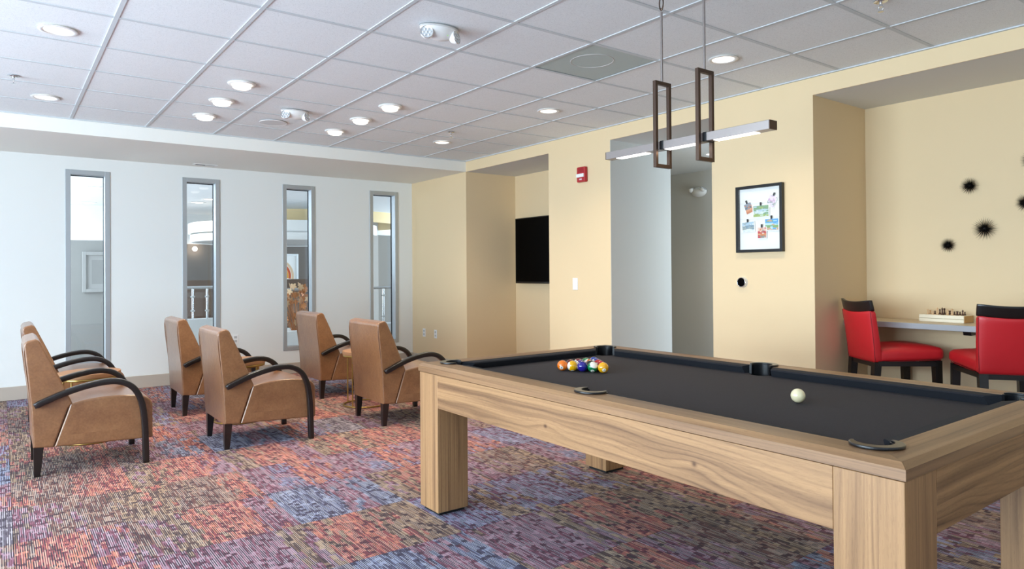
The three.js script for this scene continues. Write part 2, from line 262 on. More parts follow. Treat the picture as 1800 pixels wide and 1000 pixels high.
// ------------------------------------------------------------------ billiard table
const TB = { x0: -3.345, x1: -0.80, z0: -3.29, z1: -1.85, top: 0.80, bed: 0.757 };
const CX = (TB.x0 + TB.x1) / 2, CZ = (TB.z0 + TB.z1) / 2, TL = TB.x1 - TB.x0, TW = TB.z1 - TB.z0;
{
  const t = thing('billiard_table', 'long walnut billiard table with black cloth bed and six black pockets', 'billiard table', [CX, 0, CZ]);
  const ev = new Evaluator(); ev.attributes = ['position', 'normal', 'uv']; ev.useGroups = false;
  const hx = TL / 2, hz = TW / 2, RW = 0.122, CR = 0.062;
  const pocketsAt = [];
  for (const sx of [-1, 1]) for (const sz of [-1, 1]) pocketsAt.push([sx * (hx - 0.150), sz * (hz - 0.150), Math.atan2(-sz, -sx)]);
  for (const sz of [-1, 1]) pocketsAt.push([0, sz * (hz - 0.122), Math.atan2(-sz, 0)]);
  const cut = (g, r = CR) => { let br = new Brush(plain(g)); br.updateMatrixWorld(); for (const [px, pz] of pocketsAt) { const cg = new THREE.CylinderGeometry(r, r, 0.6, 44); cg.rotateY(0.0713); cg.translate(px + 0.0003, 0.94, pz + 0.0007); const c = new Brush(plain(cg)); c.updateMatrixWorld(); br = ev.evaluate(br, c, SUBTRACTION); } return br.geometry; };
  // mitred, chamfered rail: profile (inward distance, height)
  const profile = [[0.0, 0.755], [0.0, 0.785], [0.018, 0.80], [RW, 0.80], [RW, 0.755]];
  function railGeo(half, dist, dir) {           // dir 0: along x at +z, 1: along x at -z, 2: along z at +x, 3: along z at -x
    const pos = [], at = (s, a, y) => { const along = s * (half - a), out = dist - a; return dir === 0 ? [along, y, out] : dir === 1 ? [-along, y, -out] : dir === 2 ? [out, y, -along] : [-out, y, along]; };
    const n = profile.length, tri = (a, b, c) => pos.push(...a, ...b, ...c);
    for (let i = 0; i < n; i++) { const [a0, y0] = profile[i], [a1, y1] = profile[(i + 1) % n]; const A = at(-1, a0, y0), B = at(1, a0, y0), C = at(1, a1, y1), D = at(-1, a1, y1); tri(A, B, C); tri(A, C, D); }
    for (const s of [-1, 1]) for (let i = 1; i < n - 1; i++) { const a = at(s, ...profile[0]), b = at(s, ...profile[i]), c = at(s, ...profile[i + 1]); s > 0 ? tri(a, b, c) : tri(a, c, b); }
    const g = new THREE.BufferGeometry(); g.setAttribute('position', new THREE.Float32BufferAttribute(pos, 3)); g.computeVertexNormals();
    // make sure that faces look outwards
    return g;
  }
  for (const [half, dist, dir] of [[hx, hz, 0], [hx, hz, 1], [hz, hx, 2], [hz, hx, 3]]) {
    let g = uvBox(railGeo(half - 0.0004, dist, dir), 1 / 2.7, 1 / 0.3, dir < 2 ? 'x' : 'z'); g.computeVertexNormals();
    mesh('rail', cut(g), M.rail, t);
  }
  // bed under black cloth
  mesh('bed', cut(uvBox(new THREE.BoxGeometry(TL - 0.2, 0.045, TW - 0.2).translate(0, TB.bed - 0.0225, 0), 4, 4)), M.cloth, t);
  // six cushions
  const prof = [[0, 0.757], [0, 0.799], [0.046, 0.795], [0.052, 0.789], [0.036, 0.757]];   // (towards the middle, height)
  function cushion(x0, x1, e0, e1, z, sgn, alongX) {
    const pos = [], tri = (a, b, c) => pos.push(...a, ...b, ...c), n = prof.length;
    const at = (s, d, y) => { const l = s ? x1 - d * e1 : x0 + d * e0; return alongX ? [l, y, z - sgn * d] : [z - sgn * d, y, l]; };
    const flip = (sgn > 0) === alongX;
    for (let i = 0; i < n; i++) { const p = prof[i], q = prof[(i + 1) % n]; const A = at(0, ...p), B = at(1, ...p), C = at(1, ...q), D = at(0, ...q); if (flip) { tri(A, B, C); tri(A, C, D); } else { tri(A, C, B); tri(A, D, C); } }
    for (const s of [0, 1]) for (let i = 1; i < n - 1; i++) { const a = at(s, ...prof[0]), b = at(s, ...prof[i]), c = at(s, ...prof[i + 1]); (s === 1) === flip ? tri(a, b, c) : tri(a, c, b); }
    const g = new THREE.BufferGeometry(); g.setAttribute('position', new THREE.Float32BufferAttribute(pos, 3)); g.computeVertexNormals(); mesh('cushion', uvBox(g, 4, 4), M.cushion, t).geometry.computeVertexNormals();
  }
  for (const s of [-1, 1]) {
    cushion(-hx + 0.205, -0.065, 1, 0.35, s * (hz - RW), s, true); cushion(0.065, hx - 0.205, 0.35, 1, s * (hz - RW), s, true);
    cushion(-hz + 0.205, hz - 0.205, 1, 1, s * (hx - RW), s, false);
  }
  // pockets: flanged collar open to the bed, cup below
  for (const [px, pz, dir] of pocketsAt) {
    const arc = (r0, r1, half, depth) => { const s = new THREE.Shape(), N = 36, a0 = Math.PI - half, a1 = Math.PI + half; for (let i = 0; i <= N; i++) { const a = mix(a0, a1, i / N); i ? s.lineTo(r1 * Math.cos(a), r1 * Math.sin(a)) : s.moveTo(r1 * Math.cos(a), r1 * Math.sin(a)); } for (let i = N; i >= 0; i--) { const a = mix(a0, a1, i / N); s.lineTo(r0 * Math.cos(a), r0 * Math.sin(a)); } return new THREE.ExtrudeGeometry(s, { depth, bevelEnabled: true, bevelSize: 0.0022, bevelThickness: 0.0022, bevelSegments: 2, curveSegments: 6 }); };
    const crescent = (r0, r1, half, depth) => { const s = new THREE.Shape(), N = 40; for (let i = 0; i <= N; i++) { const k = i / N * 2 - 1, a = Math.PI + k * half, r = mix(r1, r0 + 0.003, Math.pow(Math.abs(k), 3)); i ? s.lineTo(r * Math.cos(a), r * Math.sin(a)) : s.moveTo(r * Math.cos(a), r * Math.sin(a)); } for (let i = N; i >= 0; i--) { const a = Math.PI + (i / N * 2 - 1) * half; s.lineTo(r0 * Math.cos(a), r0 * Math.sin(a)); } return new THREE.ExtrudeGeometry(s, { depth, bevelEnabled: true, bevelSize: 0.003, bevelThickness: 0.003, bevelSegments: 3 }); };
    const half = 1.9, gs = [];
    const wall = arc(0.0535, 0.0605, half, 0.145); wall.rotateX(-Math.PI / 2); wall.translate(0, 0.655, 0); gs.push(wall);
    const flange = crescent(0.055, 0.082, half - 0.1, 0.003); flange.rotateX(-Math.PI / 2); flange.translate(0, 0.8035, 0); gs.push(flange);
    const cup = lathe([[0, 0.64], [0.05, 0.64], [0.06, 0.65], [0.061, 0.70], [0.057, 0.70], [0.055, 0.652], [0, 0.65]], 32); gs.push(cup);
    const p = mesh('pocket', gs, M.pocket, t); p.position.set(px, 0, pz); p.rotation.y = -dir;
  }
  // aprons
  const lo = 0.575, hiY = 0.7512, ins = 0.006;
  for (const s of [-1, 1]) { mesh('spacer_strip', box(-hx + 0.04, hx - 0.04, 0.748, 0.7558, s * (hz - 0.03), s * (hz - 0.044)), M.blackMatte, t); mesh('spacer_strip', box(s * (hx - 0.03), s * (hx - 0.044), 0.748, 0.7558, -hz + 0.04, hz - 0.04), M.blackMatte, t); }
  for (const s of [-1, 1]) {
    mesh('apron', uvBox(rbox(-hx + 0.1963, hx - 0.1963, lo, hiY, s * (hz - ins) - s * 0.03, s * (hz - ins), 0.002), 1 / 2.4, 1 / 0.4, 'x'), M.apron, t);
    mesh('apron', uvBox(rbox(s * (hx - ins) - s * 0.03, s * (hx - ins), lo, hiY, -hz + 0.1963, hz - 0.1963, 0.002), 1 / 1.3, 1 / 0.4, 'z'), M.apronEnd, t);
  }
  const under = box(-hx + 0.06, hx - 0.06, 0.60, 0.635, -hz + 0.06, hz - 0.06); mesh('underside_panel', under, M.blackMatte, t);
  // legs with levelling feet
  for (const sx of [-1, 1]) for (const sz of [-1, 1]) {
    const x1 = sx * (hx - ins), z1 = sz * (hz - ins), x0 = x1 - sx * 0.19, z0 = z1 - sz * 0.19;
    const lg = mesh('leg', cut(uvBox(rbox(Math.min(x0, x1), Math.max(x0, x1), 0.018, hiY, Math.min(z0, z1), Math.max(z0, z1), 0.003), 1 / 1.2, 1 / 0.4, 'y')), M.leg, t);
    mesh('leveling_foot', rbox(Math.min(x0, x1) + 0.016, Math.max(x0, x1) - 0.016, 0, 0.02, Math.min(z0, z1) + 0.016, Math.max(z0, z1) - 0.016, 0.003), M.blackMatte, lg);
  }
}
// ------------------------------------------------------------------ balls
{
  const r = 0.02857, y = TB.bed + r + 0.0006;
  const ballMat = (col, stripe, num) => phys({ roughness: 0.12, clearcoat: 0.8, clearcoatRoughness: 0.05, map: canvasTex(256, 128, (g, w, h) => {
    const css = '#' + col.toString(16).padStart(6, '0'); g.fillStyle = stripe ? '#f4efe0' : css; g.fillRect(0, 0, w, h);
    if (stripe) { g.fillStyle = css; g.fillRect(0, h * 0.27, w, h * 0.46); }
    if (num) for (const cx of [64, 192]) { g.fillStyle = '#f6f2e6'; g.beginPath(); g.arc(cx, 64, 15, 0, 7); g.fill(); g.fillStyle = '#161616'; g.font = 'bold 17px sans-serif'; g.textAlign = 'center'; g.textBaseline = 'middle'; g.fillText(String(num), cx, 65); }
  }) });
  const geo = new THREE.SphereGeometry(r, 40, 24);
  const P1 = new THREE.Vector3(-2.820, y, -2.448), P2 = new THREE.Vector3(-2.616, y, -2.560), ex = P2.clone().sub(P1).normalize(), ez = new THREE.Vector3(ex.z, 0, -ex.x), d = 2 * r + 0.0003;
  const list = [ // row (0 nearest the camera), place in row, colour, stripe, number, label, turn
    [0, 0, 0xf27a10, 0, 5, 'solid orange ball at the left corner of the racked triangle', [0.4, 0.6, 2.2]],
    [0, 1, 0xedb004, 1, 9, 'cream ball with yellow stripe next to the orange corner ball', [1.3, 0.3, 0.5]],
    [0, 2, 0x251d86, 0, 4, 'deep purple blue ball in the middle of the front row', [0.3, 2.4, 0.5]],
    [0, 3, 0x0c7a45, 1, 14, 'cream ball with green stripe beside the yellow corner ball', [0.9, 0.5, -0.9]],
    [0, 4, 0xf3ae04, 0, 1, 'solid yellow ball at the right corner of the racked triangle', [0.6, 0.9, 2.3]],
    [1, 0, 0x6c1a20, 0, 7, 'solid maroon ball tucked behind the orange corner ball', [0.5, 1.4, 0.4]],
    [1, 1, 0x4a2a80, 1, 12, 'mostly cream purple striped ball in the second row behind the deep purple blue ball', [1.5, 0.2, 0.2]],
    [1, 2, 0x131313, 0, 8, 'black ball behind the cream ball with green stripe', [0.2, 2.0, 1.1]],
    [1, 3, 0xb8151d, 1, 11, 'cream ball with red stripe directly behind the yellow corner ball', [1.0, 0.7, 0.9]],
    [2, 0, 0x7a1c22, 1, 15, 'mostly cream maroon striped ball at the left end of the third row', [1.5, 0.4, 0.1]],
    [2, 1, 0xe0701a, 1, 13, 'cream ball with orange stripe at the centre of the triangle', [0.5, 0.4, 0.6]],
    [2, 2, 0xbd161e, 0, 3, 'solid red ball at the right end of the third row', [0.5, 1.0, 0.3]],
    [3, 0, 0x0c7a45, 0, 6, 'solid green ball in the fourth row of the triangle', [0.4, 0.2, 0.3]],
    [3, 1, 0x2240a0, 1, 10, 'cream ball with blue stripe in the fourth row of the triangle', [1.2, 0.5, 0.4]],
    [4, 0, 0x1d3f9c, 0, 2, 'solid blue ball at the far tip of the racked triangle', [0.4, 0.9, 0.6]],
  ];
  for (const [row, k, col, st, num, label, rot] of list) {
    const p = P1.clone().addScaledVector(ex, (k + row * 0.5) * d).addScaledVector(ez, row * d * 0.8662);
    const m = mesh(numbered('billiard_ball'), geo, ballMat(col, st, num)); m.position.copy(p); m.rotation.set(...rot); m.userData = { label, category: 'ball', group: 'racked billiard balls' }; scene.add(m);
  }
  const cue = mesh('cue_ball', geo, phys({ color: 0xf0e4ba, roughness: 0.15, clearcoat: 0.8, clearcoatRoughness: 0.05 })); cue.position.set(-1.535, y, -2.597); cue.userData = { label: 'single ivory white cue ball alone on the black cloth', category: 'ball' }; scene.add(cue);
}
// ------------------------------------------------------------------ leather armchairs (forward is -z, origin on the floor under the back's rear face)
function sideExtrude(shape, width, bevel, seg = 4) {
  const g = new THREE.ExtrudeGeometry(shape, { depth: width - 2 * bevel, bevelEnabled: true, bevelSize: bevel, bevelThickness: bevel, bevelOffset: -bevel, bevelSegments: seg, curveSegments: 10 });
  g.translate(0, 0, -(width - 2 * bevel) / 2); g.rotateY(Math.PI / 2); return g;
}
function smoothShape(pts) { const s = new THREE.Shape(); pts.forEach((p, i) => { if (!i) s.moveTo(p[0], p[1]); else if (p.length === 2) s.lineTo(p[0], p[1]); else s.quadraticCurveTo(p[0], p[1], p[2], p[3]); }); s.closePath(); return s; }
function armSweep(ctrl, thick, width, N = 56) {      // rounded bar swept in the (forward, height) plane
  const c = new THREE.CatmullRomCurve3(ctrl.map(([f, y]) => new THREE.Vector3(f, y, 0)), false, 'catmullrom', 0.5), pts = c.getSpacedPoints(N), pos = [], idx = [], S = 16, ring = [];
  for (let k = 0; k < S; k++) { const a = k / S * 2 * Math.PI, cs = Math.cos(a), sn = Math.sin(a), e = 0.45; ring.push([Math.sign(cs) * Math.pow(Math.abs(cs), e), Math.sign(sn) * Math.pow(Math.abs(sn), e)]); }
  for (let i = 0; i <= N; i++) {
    const t = pts[Math.min(N, i + 1)].clone().sub(pts[Math.max(0, i - 1)]).normalize(), n = [-t.y, t.x], w = width * (i === 0 ? 0.86 : 1), h = thick * (i === 0 ? 0.8 : 1);
    for (const [a, b] of ring) pos.push(b * w / 2, pts[i].y + n[1] * a * h / 2, -(pts[i].x + n[0] * a * h / 2));
  }
  for (let i = 0; i < N; i++) for (let k = 0; k < S; k++) { const a = i * S + k, b = i * S + (k + 1) % S; idx.push(a, b, a + S, b, b + S, a + S); }
  for (const [i, f] of [[0, 1], [N, 0]]) { const c0 = pos.length / 3; pos.push(0, pts[i].y, -pts[i].x); for (let k = 0; k < S; k++) { const a = i * S + k, b = i * S + (k + 1) % S; f ? idx.push(c0, b, a) : idx.push(c0, a, b); } }
  const g = new THREE.BufferGeometry(); g.setAttribute('position', new THREE.Float32BufferAttribute(pos, 3)); g.setIndex(idx); g.setAttribute('uv', new THREE.Float32BufferAttribute(new Float32Array(pos.length / 3 * 2), 2)); g.computeVertexNormals(); return g;
}
function taperLeg(x, z, top, wt, wb, dx = 0, dz = 0, y0 = 0) { // square tapered leg; dx, dz shift the foot
  const g = new THREE.CylinderGeometry(wt / Math.SQRT2, wb / Math.SQRT2, top - y0, 4, 1); g.rotateY(Math.PI / 4); const p = g.attributes.position; for (let i = 0; i < p.count; i++) if (p.getY(i) < 0) { p.setX(i, p.getX(i) + dx); p.setZ(i, p.getZ(i) + dz); } g.translate(x, (top + y0) / 2, z); return flat(g);
}
function pufferUV(g, s) { return uvBox(g, s, s, 'x'); }
{
  const W = 0.60;
  const back = smoothShape([[0, 0.192], [-0.012, 0.45], [-0.048, 0.845], [-0.047, 0.872, -0.020, 0.880], [0.012, 0.888], [0.036, 0.882, 0.046, 0.852], [0.150, 0.62, 0.212, 0.455], [0.188, 0.425], [0.108, 0.182]]);
  const seat = smoothShape([[0.112, 0.182], [0.192, 0.425], [0.20, 0.452], [0.40, 0.500, 0.605, 0.462], [0.672, 0.452, 0.684, 0.395], [0.686, 0.165], [0.672, 0.160]]);
  const c = thing('armchair', 'placeholder', 'armchair', [0, 0, 0], 0, 'tan leather armchairs in three pairs facing the television');
  mesh('backrest', pufferUV(sideExtrude(back, W, 0.012), 2), M.leather, c);
  mesh('seat', pufferUV(sideExtrude(seat, W - 0.003, 0.014), 2), M.leather, c);
  const pip = [];
  for (const s of [-1, 1]) {
    const x = s * (W / 2 - 0.006);
    pip.push(tube([[x, 0.20, -0.004], [x, 0.45, 0.010], [x, 0.84, 0.044], [x, 0.875, 0.028]], 0.0035, 20, 6));
    pip.push(tube([[x, 0.865, -0.034], [x, 0.74, -0.092], [x, 0.60, -0.148], [x, 0.46, -0.206]], 0.0035, 20, 6));
  }
  mesh('piping', pip, M.leather, c);
  for (const s of [-1, 1]) {
    const a = mesh('arm', armSweep([[0.006, 0.462], [0.06, 0.487], [0.16, 0.527], [0.28, 0.562], [0.40, 0.580], [0.49, 0.570], [0.56, 0.525], [0.602, 0.45], [0.622, 0.36], [0.632, 0.24], [0.636, 0.10], [0.638, 0.0]], 0.041, 0.048), M.espresso, c); a.position.x = s * (W / 2 + 0.022);
    const leg = mesh('leg', taperLeg(s * 0.262, -0.03, 0.20, 0.056, 0.034, 0, 0.008), M.espresso, c);
  }
  const spots = [
    [-5.63, -0.165, 'tan leather armchair nearest the camera, its whole near side and curved arm in full view'],
    [-7.15, -0.19, 'tan leather armchair mostly hidden behind the nearest one, in front of the first slot window'],
    [-5.585, -1.315, 'tan leather armchair with its full side visible, middle of the row closest to the camera'],
    [-7.075, -1.325, 'tan leather armchair in front of the second slot window'],
    [-5.555, -2.575, 'tan leather armchair whose front is cut off by the billiard table corner'],
    [-7.10, -2.63, 'tan leather armchair in front of the third slot window'],
  ];
  spots.forEach(([x, z, label], i) => { if (!i) { c.position.set(x, 0, z); c.userData.label = label; } else copy(c, label, [x, 0, z]); });
}
{ // side tables between the armchairs
  const t = thing('side_table', 'round side table with wood top and brass frame between the two front armchairs', 'side table', [-6.33, 0, -0.56], 0, 'round brass framed side tables');
  mesh('table_top', lathe([[0, 0.497], [0.214, 0.497], [0.218, 0.501], [0.218, 0.531], [0.214, 0.535], [0, 0.535]], 48), M.tableWood, t);
  const ring = (y) => { const g = new THREE.TorusGeometry(0.21, 0.008, 8, 56); g.rotateX(Math.PI / 2); g.translate(0, y, 0); return g; };
  const band = lathe([[0.205, 0.479], [0.214, 0.479], [0.214, 0.496], [0.205, 0.496], [0.205, 0.479]], 48); mesh('top_ring', band, M.brass, t);
  mesh('base_ring', ring(0.008), M.brass, t);
  for (let k = 0; k < 4; k++) { const a = Math.PI * (0.5 * k + 0.33); mesh('leg', cyl(0.007, 0.007, 0.472, 0.208 * Math.cos(a), 0.244, 0.208 * Math.sin(a), 10), M.brass, t); }
  t.userData.label = 'brass framed round side table between the nearest armchair and the one behind it';
  copy(t, 'brass framed round side table almost hidden behind the middle armchair, only its base ring showing', [-6.33, 0, -1.70]);
  copy(t, 'brass framed round side table beside the armchair at the billiard table corner, one leg visible', [-6.28, 0, -2.88]);
}
// ------------------------------------------------------------------ television
{
  const t = thing('television', 'black flat wall television in the tan recess', 'television', [-6.50, 1.57, -5.475]);
  mesh('bezel', [rbox(-0.74, 0.74, -0.428, 0.428, -0.022, 0.0, 0.004), rbox(-0.5, 0.5, -0.3, 0.3, -0.05, -0.022, 0.006)], M.black, t);
  mesh('screen', rbox(-0.725, 0.725, -0.405, 0.415, -0.001, 0.003, 0.0008, 1), M.screen, t);
  mesh('wall_bracket', rbox(-0.2, 0.2, -0.2, 0.2, -0.094, -0.05, 0.003), M.blackMatte, t);
  mesh('logo', rbox(-0.02, 0.02, -0.42, -0.414, 0, 0.002, 0.0005, 1), M.plasticGrey, t);
}
// ------------------------------------------------------------------ pendant over the table
{
  const Y0 = 1.882, Y1 = 1.920, X0 = -2.57, X1 = -1.62, Z = -2.57, zh = 0.027;
  const t = thing('pendant_lamp', 'long bronze bar pendant lamp on two rods above the billiard table', 'pendant lamp', [-2.085, 0, Z]);
  const dx = 2.085;
  mesh('light_bar', [rbox(X0 + dx, X1 + dx, Y0, Y1, -zh, zh, 0.0015)], M.bronzeLight, t);
  mesh('end_cap', rbox(X1 + dx, X1 + dx + 0.004, Y0, Y1, -zh, zh, 0.001), M.bronze, t); mesh('end_cap', rbox(X0 + dx - 0.004, X0 + dx, Y0, Y1, -zh, zh, 0.001), M.bronze, t);
  for (const fx of [-2.21, -1.96]) {
    const x = fx + dx, w = 0.009, zo = 0.057, th = 0.017, y0 = 1.795, y1 = 2.212;
    mesh('hanger_frame', [rbox(x - w, x + w, y0, y1, zo - th, zo, 0.001), rbox(x - w, x + w, y0, y1, -zo, -zo + th, 0.001), rbox(x - w, x + w, y1 - th, y1, -zo + th, zo - th, 0.001), rbox(x - w, x + w, y0, y0 + th, -zo + th, zo - th, 0.001)], M.bronze, t);
    mesh('collar', rbox(x + w, x + w + 0.018, Y0 - 0.002, Y1 + 0.002, -zh - 0.003, zh + 0.003, 0.001), M.black, t);
    const lower = cyl(0.006, 0.006, 0.34, x, 2.212 + 0.17, 0, 12); const rod = mesh('rod', [lower, cyl(0.0045, 0.0045, 0.072, x, 2.674, 0, 12)], M.bronzeLight, t);
    const link = new THREE.TorusGeometry(0.016, 0.0035, 8, 20); link.scale(0.75, 1.9, 1); link.translate(x, 2.595, 0); mesh('link', link, M.bronze, t);
  }
  mesh('canopy', rbox(-0.30, 0.22, 2.688, 2.7075, -0.055, 0.055, 0.003), M.bronze, t);
  for (const [a, b] of [[-2.50, -2.30], [-2.18, -2.00], [-1.90, -1.69]]) {
    mesh('lamp_lens', rbox(a + dx, b + dx, Y0 - 0.0035, Y0 + 0.002, -0.021, 0.021, 0.0015), M.coolGlow, t);
    const l = new THREE.RectAreaLight(WARM, 10, b - a, 0.042); l.position.set((a + b) / 2, Y0 - 0.008, Z); l.lookAt((a + b) / 2, 0, Z); scene.add(l);
  }
}
// ------------------------------------------------------------------ recessed and drop lens ceiling lights
function spot(x, y, z, power, angle = 1.15) { const l = new THREE.SpotLight(WARM, power, 0, angle, 0.7, 2); l.position.set(x, y, z); l.target.position.set(x, 0, z); l.castShadow = true; l.shadow.radius = 3; scene.add(l, l.target); }
{
  const f = thing('ceiling_light', 'flush', 'ceiling light', [-4.716, CE, -0.267], 0, 'flush round ceiling lights');
  mesh('trim_ring', lathe([[0.072, -0.002], [0.080, -0.007], [0.097, -0.005], [0.099, 0.0], [0.072, 0.001], [0.072, -0.002]], 40), M.plastic, f);
  mesh('lens', lathe([[0, -0.0035], [0.060, -0.003], [0.0725, -0.001], [0.0725, 0.001], [0, 0.001]], 40), M.warmGlow, f);
  const flush = [[-4.716, -0.267, 'flush round ceiling light nearest the camera, at the top left corner of the ceiling'], [-6.565, -0.288, 'flush round ceiling light close to the soffit on the far left of the ceiling'], [-4.616, -3.867, 'flush round ceiling light between the return grille and the red wall alarm'], [-6.402, -3.851, 'flush round ceiling light near the corner where soffit and yellow wall meet'], [-2.805, -3.877, 'flush round ceiling light right of the pendant rods near the yellow wall']];
  flush.forEach(([x, z, label], i) => { if (!i) f.userData.label = label; else copy(f, label, [x, CE, z]); spot(x, CE - 0.03, z, WARM_POWER); });
  const d = thing('ceiling_light', 'drop', 'ceiling light', [-5.264, CE, -1.439], 0, 'drop lens ceiling lights in two rows of three');
  mesh('trim_ring', lathe([[0.070, -0.004], [0.078, -0.012], [0.094, -0.010], [0.099, -0.003], [0.099, 0.0], [0.070, 0.001], [0.070, -0.004]], 40), M.plastic, d);
  mesh('lens', lathe([[0, -0.040], [0.050, -0.038], [0.064, -0.030], [0.068, -0.012], [0.070, 0.0], [0, 0.0]], 40), M.warmGlow, d);
  const drop = [[-5.264, -1.439, 'nearest of the three drop lens lights in the left row'], [-5.879, -1.449, 'middle of the three drop lens lights in the left row'], [-6.517, -1.462, 'farthest of the three drop lens lights in the left row'], [-5.265, -2.657, 'nearest of the three drop lens lights in the right row'], [-5.873, -2.662, 'middle of the three drop lens lights in the right row'], [-6.491, -2.668, 'farthest of the three drop lens lights in the right row']];
  drop.forEach(([x, z, label], i) => { if (!i) d.userData.label = label; else copy(d, label, [x, CE, z]); spot(x, CE - 0.055, z, WARM_POWER); });
}
// the corridor's ceiling light
{
  const src = scene.getObjectByName('ceiling_light');
  copy(src, 'small round ceiling light in the corridor behind the pendant lamp', [-4.70, NC, -6.30]); spot(-4.70, NC - 0.03, -6.30, 3.0);
}
// ------------------------------------------------------------------ other ceiling fittings
{
  const v = thing('return_grille', 'square grey perforated return air grille set in the ceiling grid', 'vent', [-3.394, CE, -3.256]);
  mesh('perforated_panel', uvBox(new THREE.BoxGeometry(0.584, 0.008, 0.584).translate(0, 0.012, 0), 1 / 0.3, 1 / 0.3), std(0xf0f5f4, 0.7, 0, { map: perforated }), v);
  const r = new THREE.TorusGeometry(0.145, 0.004, 8, 48); r.rotateX(Math.PI / 2); r.scale(1, 0.6, 1); r.translate(0.03, 0.008, 0.05); mesh('duct_ring', r, M.plasticGrey, v);
  const s = thing('ceiling_speaker', 'flat round white speaker disc on the ceiling near the soffit', 'speaker', [-6.45, CE, -2.045]);
  mesh('grille_disc', lathe([[0, -0.006], [0.105, -0.006], [0.118, -0.004], [0.122, 0], [0, 0]], 40), std(0xd8dadb, 0.8), s); mesh('rim', new THREE.TorusGeometry(0.12, 0.003, 8, 48).rotateX(Math.PI / 2).translate(0, -0.003, 0), M.plastic, s);
  const d = thing('air_register', 'small rectangular air register in the soffit underside', 'vent', [-8.59, NC, -1.93]);
  mesh('frame', [rbox(-0.045, 0.045, -0.006, 0, -0.13, 0.13, 0.002)], M.plastic, d); mesh('slot', rbox(-0.022, 0.022, -0.0075, -0.005, 0.0, 0.105, 0.001), M.darkGap, d); mesh('slot', rbox(-0.022, 0.022, -0.0075, -0.005, -0.105, -0.005, 0.001), M.plasticGrey, d);
}
function emergencyLight(name, label) {                 // hangs from y = 0, long along x
  const t = thing(name, label, 'emergency light');
  const b = new THREE.SphereGeometry(1, 32, 20, 0, Math.PI * 2, Math.PI / 2, Math.PI / 2); b.scale(0.118, 0.075, 0.062);
  mesh('housing', [b, lathe([[0, 0], [1, 0], [1, -0.012], [0, -0.012]], 40).scale(0.121, 1, 0.065)], M.plastic, t);
  mesh('indicator', new THREE.SphereGeometry(0.0035, 10, 8).translate(0.035, -0.050, 0.040), M.greenDot, t);
  for (const s of [-1, 1]) {
    const head = new THREE.Group(); head.name = 'lamp_head'; head.position.set(s * 0.090, -0.052, 0.028); head.rotation.set(Math.PI / 2 - 0.15, 0, -s * 0.5 - 0.1); t.add(head);
    const shell = mesh('lamp_head', lathe([[0, -0.032], [0.024, -0.028], [0.036, -0.004], [0.038, 0.010], [0.034, 0.012], [0.033, 0.004], [0, 0.004]], 28), M.plastic, t); shell.position.copy(head.position); shell.rotation.copy(head.rotation); t.remove(head);
    const lens = mesh('lens', [lathe([[0, 0.007], [0.033, 0.006], [0.033, 0.004], [0, 0.004]], 28), ...[0, 1, 2, 3, 4, 5, 6].map((k) => { const a = k * Math.PI / 3, r = k === 6 ? 0 : 0.02; return new THREE.SphereGeometry(0.0065, 10, 8).translate(r * Math.cos(a), 0.008, r * Math.sin(a)); })], M.clearLens, shell);
    mesh('lens_rim', new THREE.TorusGeometry(0.036, 0.0025, 8, 28).rotateX(Math.PI / 2).translate(0, 0.011, 0), M.chrome, shell);
  }
  return t;
}
{
  const e = emergencyLight('emergency_light', 'larger nearer white twin head emergency light on the ceiling'); e.position.set(-3.40, CE, -2.03); e.rotation.y = Math.PI / 2 - 0.1; e.userData.group = 'twin head emergency lights';
  copy(e, 'smaller farther white twin head emergency light between the two rows of drop lens lights', [-5.88, CE, -2.05], Math.PI / 2);
  const w = copy(e, 'white twin head emergency light on the corridor wall', [-5.63, 2.31, -7.26]); w.rotation.set(-Math.PI / 2, 0, 0, 'XYZ');
}
{ // sprinkler heads
  const s = thing('sprinkler', 'chrome sprinkler head at the left edge of the ceiling', 'sprinkler', [-5.988, CE, -0.075], 0, 'chrome ceiling sprinklers');
  mesh('escutcheon', lathe([[0, -0.006], [0.018, -0.010], [0.034, -0.003], [0.036, 0], [0, 0]], 28), M.chrome, s);
  mesh('body', [cyl(0.008, 0.009, 0.022, 0, -0.019, 0, 14), tube([[0.009, -0.026, 0], [0.013, -0.036, 0], [0.004, -0.050, 0]], 0.002, 10, 6), tube([[-0.009, -0.026, 0], [-0.013, -0.036, 0], [-0.004, -0.050, 0]], 0.002, 10, 6), cyl(0.004, 0.004, 0.008, 0, -0.050, 0, 10)], M.chrome, s);
  mesh('deflector', cyl(0.015, 0.015, 0.002, 0, -0.055, 0, 20), M.chrome, s);
  copy(s, 'chrome sprinkler head above the corner by the recessed television', [-5.88, CE, -3.644]); copy(s, 'chrome sprinkler head at the top edge of the picture, right of the pendant rods', [-1.707, CE, -3.718]);
}
